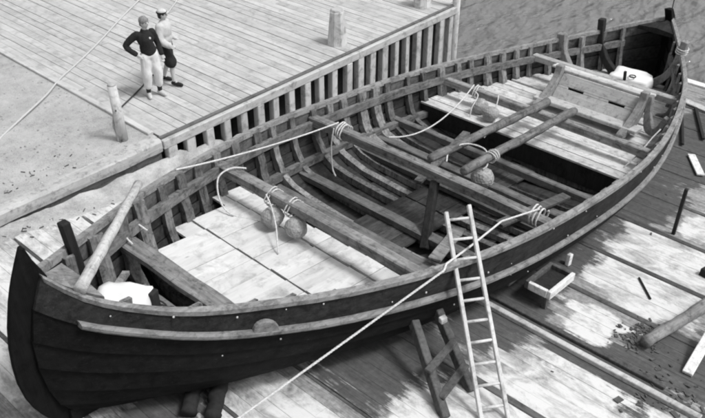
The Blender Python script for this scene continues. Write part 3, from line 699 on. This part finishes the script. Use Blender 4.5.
# ================================================================== LADDER, PROPS AND CLUTTER ON THE SLIP
lf, lt = S(5.80, 2.90, .0), B(6.72, -2.27, 1.44); ld = lt-lf; lu = ld.normalized(); ls = Vector((1.21, -.92, 0)).normalized()*.168
ladder = empty('ladder', lf, 'pale wooden ladder leaning on the near gunwale of the boat', 'ladder')
for sd in (-1, 1):
    bm = bmesh.new(); bar(bm, lf + ls*sd - lu*.02, lf + ls*sd*.94 + ld*(1.31 if sd < 0 else 1.34), .05, .065, lu.cross(ls)); build('rail', bm, 'ladder_wood', ladder, bevel=.008)
L = ld.length*1.30; d = .18
while d < L - .05:
    bm = bmesh.new(); tube(bm, [lf + lu*d - ls*1.08, lf + lu*d + ls*1.08 + Vector((0, 0, random.uniform(-.01, .01)))], .019, 8); build('rung', bm, 'ladder_wood', ladder, True); d += .262
def single(name, a, b_, wdt, thk, mat, label, cat, up=(0, 0, 1), group=None):
    bm = bmesh.new(); bar(bm, a, b_, wdt, thk, up); return tag(build(name, bm, mat, None, bevel=.008), label, cat, group)
tr = empty('hull_trestle', S(5.8, 3.4), 'dark grey timber trestle propping the hull behind the ladder', 'trestle')
for a, b_ in ((S(5.40, 3.36, .0), B(6.02, -2.02, .60)), (S(6.02, 3.40, .0), B(6.42, -2.10, .62))):
    bm = bmesh.new(); bar(bm, a, b_, .13, .11, (1, 0, 0)); build('leg', bm, 'prop_wood', tr, bevel=.01)
bm = bmesh.new(); bar(bm, S(5.50, 3.52, .16), S(6.12, 3.58, .30), .10, .05); build('brace', bm, 'prop_wood', tr, bevel=.008)
bm = bmesh.new(); bar(bm, S(5.60, 3.80, .36), S(6.22, 3.85, .46), .10, .05); build('brace', bm, 'prop_wood', tr, bevel=.008)
single('wedge', B(6.20, -2.30, .68), B(6.29, -2.33, .70), .07, .09, 'white_wood', 'small white wooden wedge against the hull beside the ladder', 'wedge')

tro = empty('wooden_tray', S(8.62, 3.77), 'white rimmed shallow wooden tray on a short leg beside the hull', 'tray')
for a, b_ in ((S(8.24, 3.60, .30), S(8.98, 3.60, .30)), (S(8.24, 3.97, .30), S(8.98, 3.97, .30)), (S(8.26, 3.635, .303), S(8.26, 3.94, .303)), (S(8.96, 3.63, .30), S(8.96, 3.94, .30))):
    bm = bmesh.new(); bar(bm, a, b_, .06, .13); build('rim', bm, 'white_wood' if (a.y < 3.7 and b_.x < 8.5) or a.y == b_.y < 3.7 else 'prop_wood', tro, bevel=.006)
bm = bmesh.new(); box(bm, S(8.61, 3.785, .27), (.64, .3, .04), SLIP_ROT); build('bottom', bm, 'dark_wood', tro)
for q in ((8.30, 3.66), (8.92, 3.92)):
    bm = bmesh.new(); box(bm, S(q[0], q[1], .12), (.07, .07, .23)); build('leg', bm, 'prop_wood', tro, bevel=.006)
single('loose_board', S(9.0, 4.10, .38), S(9.35, 4.05, .42), .10, .05, 'white_wood', 'short white board lodged between tray and hull', 'board')
single('white_block', S(9.62, 3.98, .0), S(9.66, 3.99, .20), .10, .07, 'white_wood', 'small white block standing right of the tray', 'block', (0, 1, 0))
o = spar('log', S(8.50, 2.20, .13), S(10.75, 1.72, .30), .085, .10, 'thick grey log lying on the slipway at the right edge', 'rail_wood', 'log')
single('loose_board', S(8.42, 1.55, .03), S(9.40, 1.60, .28), .14, .05, 'white_wood', 'long white board slanting up below the thick log', 'board')
single('loose_board', S(8.62, 1.25, .03), S(9.3, 1.05, .04), .16, .03, 'rail_wood', 'thin grey board flat on the slipway under the white board', 'board')
single('iron_stake', S(11.98, 3.17, -.02), S(11.99, 3.17, .95), .06, .06, 'iron', 'thin dark iron stake standing upright on the right of the slipway', 'stake', (0, 1, 0))
single('loose_board', S(15.55, 4.22, .04), S(14.7, 3.70, .05), .16, .04, 'white_wood', 'white board lying behind the iron stake near the stern', 'board')
single('iron_bar', S(18.4, 5.2, .05), S(16.6, 4.35, .06), .07, .06, 'iron', 'dark iron bar lying on the slipway beside the stern', 'bar')
single('iron_bar', S(17.4, 5.15, .05), S(15.9, 4.55, .06), .06, .05, 'iron', 'short dark bar lying closest to the hull by the stern', 'bar')
single('loose_board', S(18.7, 5.62, .04), S(18.45, 4.8, .05), .22, .05, 'pier_beam', 'wide pale board lying on the slipway behind the stern', 'board')
single('dark_block', S(11.0, 2.28, .0), S(11.12, 2.26, .0), .16, .26, 'dark_wood', 'small black block on the white boards at the right edge', 'block')
single('rod', S(10.15, 3.0, .02), S(9.72, 2.62, .02), .03, .03, 'iron', 'thin dark rod lying on the whitened boards', 'rod')
single('loose_board', (5.75, 10.50, slip(5.75)+.03), (6.35, 10.53, slip(6.35)+.03), .08, .03, 'white_wood', 'narrow white board lying against the foot of the pier', 'board')
single('keel_block', S(3.5, 5.88, .0), S(3.5, 6.9, .0), .30, .30, 'prop_wood', 'squared timber block under the keel at the bow', 'block')
# round timbers lying under the bow
for a, b_, rr, lab in ((S(3.22, 5.45, .10), S(3.75, 5.95, .10), .10, 'short dark roller log under the bow, nearer the stem'), (S(3.38, 5.22, .10), S(3.95, 5.72, .10), .10, 'short dark roller log under the bow, farther out from the hull')):
    spar('roller_log', a, b_, rr, rr, lab, 'dark_wood', 'log')['group'] = 'roller logs under the bow'
# rubbish: chips and splinters
bm = bmesh.new()
for i in range(240):
    if i < 150: x, y = random.gauss(8.75, .22), random.gauss(2.33, .16)
    elif i < 230: x, y = random.gauss(7.9, .4), random.gauss(1.6, .3)
    else: x, y = random.uniform(7, 13.5), random.uniform(1.2, 4)
    l = random.choice([.012, .02, .03, .05, .09])*random.uniform(.7, 1.4); an = random.uniform(0, 3.1); box(bm, S(x, y, .012), (l, l*random.uniform(.2, .7), .010), SLIP_ROT @ Matrix.Rotation(an, 3, 'Z') @ Matrix.Rotation(random.uniform(-.3, .3), 3, 'Y'))
tag(build('wood_chips', bm, 'prop_wood', None), 'splinters and wood chips scattered over the slipway', kind='stuff')
bm = bmesh.new()
for i in range(72):
    x, y = random.gauss(5.0, .9), 10.5 - abs(random.gauss(0, .14))
    if i > 55: x, y = random.gauss(4.6, .35), random.gauss(11.3, .2)
    if x > 6.6: continue
    z = slip(x) if y < 10.66 else yard_z(x, y); l = random.uniform(.02, .09)
    if 10.55 < y < 10.97: continue
    box(bm, (x, y, z+.012), (l, random.uniform(.008, .02), .015), Matrix.Rotation(random.uniform(0, 3), 3, 'Z'))
tag(build('dirt_scraps', bm, 'dirt', None), 'dark scraps and bits of weed along the retaining log', kind='stuff')

# ================================================================== THINGS ON PIER AND YARD
pst = empty('mooring_post', (6.30, 11.22, 0), 'pale round wooden post standing at the gravel edge of the pier', 'post')
bm = bmesh.new(); tube(bm, [(6.30, 11.22, -.1), (6.30, 11.22, .5), (6.29, 11.23, 1.06)], .10, 12, .08); build('shaft', bm, 'pier_wood', pst, True)
bm = bmesh.new(); tube(bm, [(6.29, 11.23, 1.06), (6.29, 11.23, 1.09)], .078, 12, .06); build('cap', bm, 'log_wood', pst, True)
def zl(x): return .022 if x > 6.8 else .03
rope('hose', smooth_path([(x, y, zl(x)) for x, y in ((3.2, 11.9), (4.1, 12.33), (4.81, 12.82), (5.71, 13.40), (6.3, 13.78), (6.84, 14.22), (7.6, 14.7), (8.5, 15.31), (9.6, 16.12), (10.69, 16.87), (12.5, 18.1), (15, 19.6))]), .022, 'long pale hose trailing across gravel and pier boards', 'hose', 'cord')
rope('hose', smooth_path([(x, y, .022) for x, y in ((12.6, 17.3), (11.33, 16.16), (10.36, 15.4), (9.7, 14.75), (9.25, 14.2))]), .018, 'second pale hose on the pier behind the person in the cap', 'hose', 'cord')
rope('cord', smooth_path([(6.22, 11.12, .03), (6.5, 11.75, .03), (6.75, 12.10, .03), (7.05, 12.28, .025), (7.4, 12.47, .025), (7.8, 12.70, .025), (8.15, 12.95, .025), (8.4, 12.85, .025), (8.3, 12.7, .025)]), .017, 'dark cord winding over the boards from the post to the feet', 'cord', 'dark_cord')
rope('cord', smooth_path([(6.22, 11.13, .62), (6.36, 11.35, .6), (6.60, 11.62, .3), (6.62, 11.8, .08), (6.5, 11.6, .03), (6.4, 11.35, .03)]), .014, 'thin dark cord looped on the pale mooring post', 'cord', 'dark_cord')

# ------------------------------------------------------------------ people
WORK = bpy.data.scenes.new('work')
def prims_mesh(name, prims, voxel, mat, parent, M, smooth=3):
    bm = bmesh.new()
    for p in prims:
        if p[0] == 'e':
            _, c, rad, *rt = p; rot = rt[0] if rt else Matrix.Identity(4)
            bmesh.ops.create_uvsphere(bm, u_segments=20, v_segments=14, radius=1, matrix=Matrix.Translation(c) @ rot @ Matrix.Diagonal((*rad, 1)))
        else:
            _, pts, rs = p
            P = smooth_path(pts, 4); n = len(P); rr = [float(np.interp(i/(n-1)*(len(rs)-1), range(len(rs)), rs)) for i in range(n)]
            tube(bm, P, rr, 14)
            for q, r_ in ((P[0], rr[0]), (P[-1], rr[-1])): bmesh.ops.create_uvsphere(bm, u_segments=14, v_segments=10, radius=r_, matrix=Matrix.Translation(q))
    bmesh.ops.recalc_face_normals(bm, faces=bm.faces)
    me = bpy.data.meshes.new(name); bm.to_mesh(me); bm.free()
    tmp = bpy.data.objects.new('tmp', me); WORK.collection.objects.link(tmp)
    md = tmp.modifiers.new('r', 'REMESH'); md.mode = 'VOXEL'; md.voxel_size = voxel
    if smooth: s = tmp.modifiers.new('s', 'SMOOTH'); s.iterations = smooth; s.factor = .5
    WORK.view_layers[0].update(); dg = WORK.view_layers[0].depsgraph; m2 = bpy.data.meshes.new_from_object(tmp.evaluated_get(dg)); bpy.data.objects.remove(tmp)
    if mat.startswith('cloth') or mat.startswith('hair'):
        from mathutils import noise as mn
        am, fq = (.013, 8) if mat.startswith('cloth') else (.008, 26)
        cs = [(v.co.copy(), v.normal.copy()) for v in m2.vertices]; res = []
        for q, nn in cs:
            d_ = mn.noise(Vector((q.x*fq, q.y*fq, q.z*fq*.55))) + .5*mn.noise(Vector((q.x*fq*2.3, q.y*fq*2.3 + 7, q.z*fq*1.2))); res.extend(q + nn*d_*am)
        m2.vertices.foreach_set('co', res)
    m2.transform(M); m2.name = name
    for p in m2.polygons: p.use_smooth = True
    m2.materials.clear(); m2.materials.append(MATS[mat]); o = bpy.data.objects.new(name, m2); link(o); o.parent = parent; return o
def hand(c, d, side):
    """palm, four unequal bent fingers and a thumb; c = wrist, d = pointing direction"""
    c = Vector(c); d = Vector(d).normalized(); s = d.cross(Vector((0, -1, 0.2))).normalized(); f = s.cross(d)
    out = [('t', [c, c+d*.045, c+d*.085], [.026, .034, .036])]
    for i, (k, l) in enumerate(((-1.4, .062), (-.5, .075), (.45, .07), (1.3, .055))):
        b_ = c + d*.085 + s*k*.017; out.append(('t', [b_, b_ + d*l*.5 + f*.008, b_ + d*l + f*.03], [.0105, .0095, .008]))
    t0 = c + d*.03 - s*side*.03; out.append(('t', [t0, t0 + d*.035 - s*side*.022, t0 + d*.065 - s*side*.02 + f*.012], [.014, .012, .010])); return out
def person(loc, rz, height, label, spec):
    k = height/1.76; p = empty('person', loc, label, 'person', 'two people standing on the pier')
    M = Matrix.Rotation(rz, 4, 'Z') @ Matrix.Diagonal((k, k, k, 1)); J = spec['J']; A = []
    legs = []
    for s in ('r', 'l'):
        hip, kn, an, toe = J['hip_'+s], J['knee_'+s], J['ankle_'+s], J['toe_'+s]
        legs.append((hip, kn, an, toe))
    head = Vector(J['head']); hr = Matrix.Rotation(spec['turn'], 4, 'Z')
    body = [('t', [J['pelvis'], J['belly'], J['chest'], J['neck0']], [.115, .105, .125, .06]), ('e', J['pelvis'], (.155, .105, .11)), ('e', J['chest'], (.165, .10, .17)),
            ('t', [J['neck0'], head - Vector((0, 0, .08))], [.055, .05]), ('e', head, (.074, .092, .115), hr), ('e', head + Vector((0, 0, -.055)), (.055, .07, .065), hr)]
    nv = hr @ Vector((0, -.098, -.012)); body.append(('t', [head + hr @ Vector((0, -.085, .02)), head + nv], [.010, .015]))
    for sx in (-1, 1): body.append(('e', head + hr @ Vector((sx*.077, .008, 0)), (.012, .022, .03)))
    body.append(('e', head + hr @ Vector((0, -.082, -.055)), (.024, .012, .008)))
    for hip, kn, an, toe in legs:
        body.append(('t', [hip, Vector(hip).lerp(Vector(kn), .5), kn, Vector(kn).lerp(Vector(an), .35) + Vector((0, .012, 0)), an], [.085, .075, .055, .056, .036])); body.append(('t', [an, toe], [.036, .03]))
    arms = []
    for s, sg in (('r', -1), ('l', 1)):
        sh, el, wr = J['sh_'+s], J['elbow_'+s], J['wrist_'+s]; arms.append((sh, el, wr)); body.append(('t', [sh, el, wr], [.052, .042, .028])); body += hand(wr, J['hand_'+s], sg)
    bo = prims_mesh('body', body, .0075, 'skin_tone', p, M, 2)
    # eyes
    bm = bmesh.new()
    for sx in (-1, 1): bmesh.ops.create_uvsphere(bm, u_segments=8, v_segments=6, radius=.012, matrix=Matrix.Translation(head + hr @ Vector((sx*.031, -.082, .012))))
    bm.transform(M); me = bpy.data.meshes.new('eyes'); bm.to_mesh(me); bm.free(); me.materials.append(MATS['hair_dark']); e = bpy.data.objects.new('eyes', me); link(e); e.parent = bo
    # clothes
    top = [('t', [J['pelvis'] + Vector((0, 0, spec['hem'])), J['belly'], J['chest'], J['neck0'] - Vector((0, 0, .03))], [.145, .135, .15, .085]), ('e', J['belly'], Vector((.165, .125, .15))*spec.get('bulk', 1)), ('e', J['chest'], Vector((.185, .125, .18))*spec.get('bulk', 1)), ('e', J['pelvis'] + Vector((0, 0, spec['hem']+.02)), (.172, .128, .10))]
    for sh, el, wr in arms: lo_ = spec.get('loose', 1); top.append(('t', [Vector(sh) + Vector((-.015*math.copysign(1, sh[0]), 0, -.005)), el, Vector(el).lerp(Vector(wr), spec['sleeve'])], [.078*lo_, .064*lo_, .054*lo_]))
    tp = prims_mesh(spec['top'][0], top, .013, spec['top'][1], p, M, 4)
    bot = [('e', J['pelvis'] + Vector((0, 0, -.02)), (.168, .122, .13))]
    for hip, kn, an, toe in legs:
        q = spec['leg_end']; pts = [Vector(hip), Vector(hip).lerp(Vector(kn), .5), Vector(kn)]; rs = [.115, .110, .100]
        if q > 1: pts.append(Vector(kn).lerp(Vector(an), q-1)); rs.append(.085)
        else: pts = [Vector(hip), Vector(hip).lerp(Vector(kn), q*.5), Vector(hip).lerp(Vector(kn), q)]; rs = [.118, .125, .138]
        bot.append(('t', pts, rs))
    prims_mesh(spec['bottom'][0], bot, .013, spec['bottom'][1], p, M, 4)
    for hip, kn, an, toe in legs:
        if spec.get('sock'): prims_mesh('sock', [('t', [Vector(kn).lerp(Vector(an), .12), Vector(kn).lerp(Vector(an), .45) + Vector((0, .012, 0)), Vector(an)], [.060, .060, .046])], .01, 'sock', p, M, 2)
        a, t = Vector(an), Vector(toe)
        prims_mesh('shoe', [('t', [a + (a-t)*.22 - Vector((0, 0, .035)), a*.5 + t*.5 + Vector((0, 0, -.012)), t], [.045, .048, .04]), ('t', [a, a - Vector((0, 0, .03))], [.05, .05])], .01, spec['shoe'], p, M, 2)
    hair = [('e', head + hr @ Vector((0, .015, .045)), (.094, .104, .096), hr), ('e', head + hr @ Vector((.025, -.045, .075)), (.045, .04, .035), hr), ('e', head + hr @ Vector((0, .05, -.02)), (.078, .062, .085), hr)]
    if spec.get('cap'): hair = [('e', head + hr @ Vector((0, .02, .02)), (.084, .094, .075), hr), ('e', head + hr @ Vector((0, .05, -.02)), (.078, .062, .075), hr)]
    ho = prims_mesh('hair', hair, .01, spec['hair'], p, M, 1)
    if spec.get('cap'):
        cp = [('e', head + hr @ Vector((0, .01, .075)), (.092, .104, .062), hr), ('e', head + hr @ Vector((0, -.10, .058)), (.065, .055, .014), hr)]
        cpo = prims_mesh('cap', cp, .008, 'cap_felt', p, M, 1)
        bnd = []; 
        bm = bmesh.new(); ring = [head + hr @ Vector((.098*math.cos(a), .010 + .110*math.sin(a), .062)) for a in [i*math.pi/12 for i in range(25)]]; tube(bm, ring, .015, 6); bm.transform(M)
        me = bpy.data.meshes.new('cap_band'); bm.to_mesh(me); bm.free(); me.materials.append(MATS['cloth_dark']); e = bpy.data.objects.new('cap_band', me); link(e); e.parent = cpo
        sc = [('t', [J['neck0'] + Vector((-.07, 0, .01)), J['neck0'] + Vector((-.02, -.10, -.05)), J['chest'] + Vector((.0, -.135, .03))], [.026, .024, .02]), ('t', [J['neck0'] + Vector((.07, 0, .01)), J['neck0'] + Vector((.02, -.10, -.05)), J['chest'] + Vector((.03, -.135, -.02))], [.026, .024, .02])]
        prims_mesh('scarf', sc, .008, 'cloth_dark', tp, M, 1)
    else:
        prims_mesh('emblem', [('e', J['chest'] + Vector((.055, -.118, .03)), (.028, .014, .03))], .005, 'cloth_light', tp, M, 1)
    return p
V3 = Vector
J1 = dict(pelvis=V3((.02, 0, .97)), belly=V3((.01, 0, 1.12)), chest=V3((0, 0, 1.30)), neck0=V3((0, .01, 1.48)), head=V3((.02, -.02, 1.64)),
          hip_r=(-.07, 0, .92), knee_r=(-.10, -.03, .50), ankle_r=(-.10, .03, .085), toe_r=(-.13, -.13, .04), hip_l=(.11, 0, .92), knee_l=(.14, -.05, .50), ankle_l=(.14, 0, .085), toe_l=(.19, -.15, .04),
          sh_r=(-.17, .01, 1.42), elbow_r=(-.40, .10, 1.20), wrist_r=(-.24, -.03, 1.01), hand_r=(.6, -.5, -.45), sh_l=(.17, .01, 1.42), elbow_l=(.26, .06, 1.14), wrist_l=(.27, -.07, .92), hand_l=(0, -.15, -1))
person((7.71, 12.20, 0), R(-14), 1.62, 'person in dark sweater and light trousers with one hand on the hip', dict(J=J1, turn=R(25), hem=.06, sleeve=.92, top=('sweater', 'cloth_dark'), bottom=('trousers', 'cloth_light'), leg_end=1.55, sock=True, shoe='shoe_light', hair='hair_light'))
J2 = dict(pelvis=V3((0, 0, .96)), belly=V3((0, -.01, 1.12)), chest=V3((0, -.02, 1.30)), neck0=V3((0, 0, 1.48)), head=V3((0, -.03, 1.64)),
          hip_r=(-.09, 0, .92), knee_r=(-.11, -.14, .52), ankle_r=(-.11, -.14, .09), toe_r=(-.13, -.32, .045), hip_l=(.09, 0, .92), knee_l=(.10, .04, .50), ankle_l=(.10, .20, .10), toe_l=(.12, .05, .04),
          sh_r=(-.17, 0, 1.42), elbow_r=(-.25, -.02, 1.15), wrist_r=(-.20, -.20, 1.0), hand_r=(.2, -1, -.2), sh_l=(.17, 0, 1.42), elbow_l=(.30, .10, 1.17), wrist_l=(.34, -.02, .98), hand_l=(.5, -.6, -.4))
person((8.28, 12.42, 0), R(30), 1.55, 'person in pale jacket, dark shorts and banded cap stepping forward', dict(J=J2, turn=R(15), hem=.0, sleeve=.9, top=('jacket', 'cloth_jacket'), bottom=('shorts', 'cloth_dark'), leg_end=.85, bulk=1.28, loose=1.25, shoe='shoe_dark', hair='hair_dark', cap=True))
bpy.data.scenes.remove(WORK)
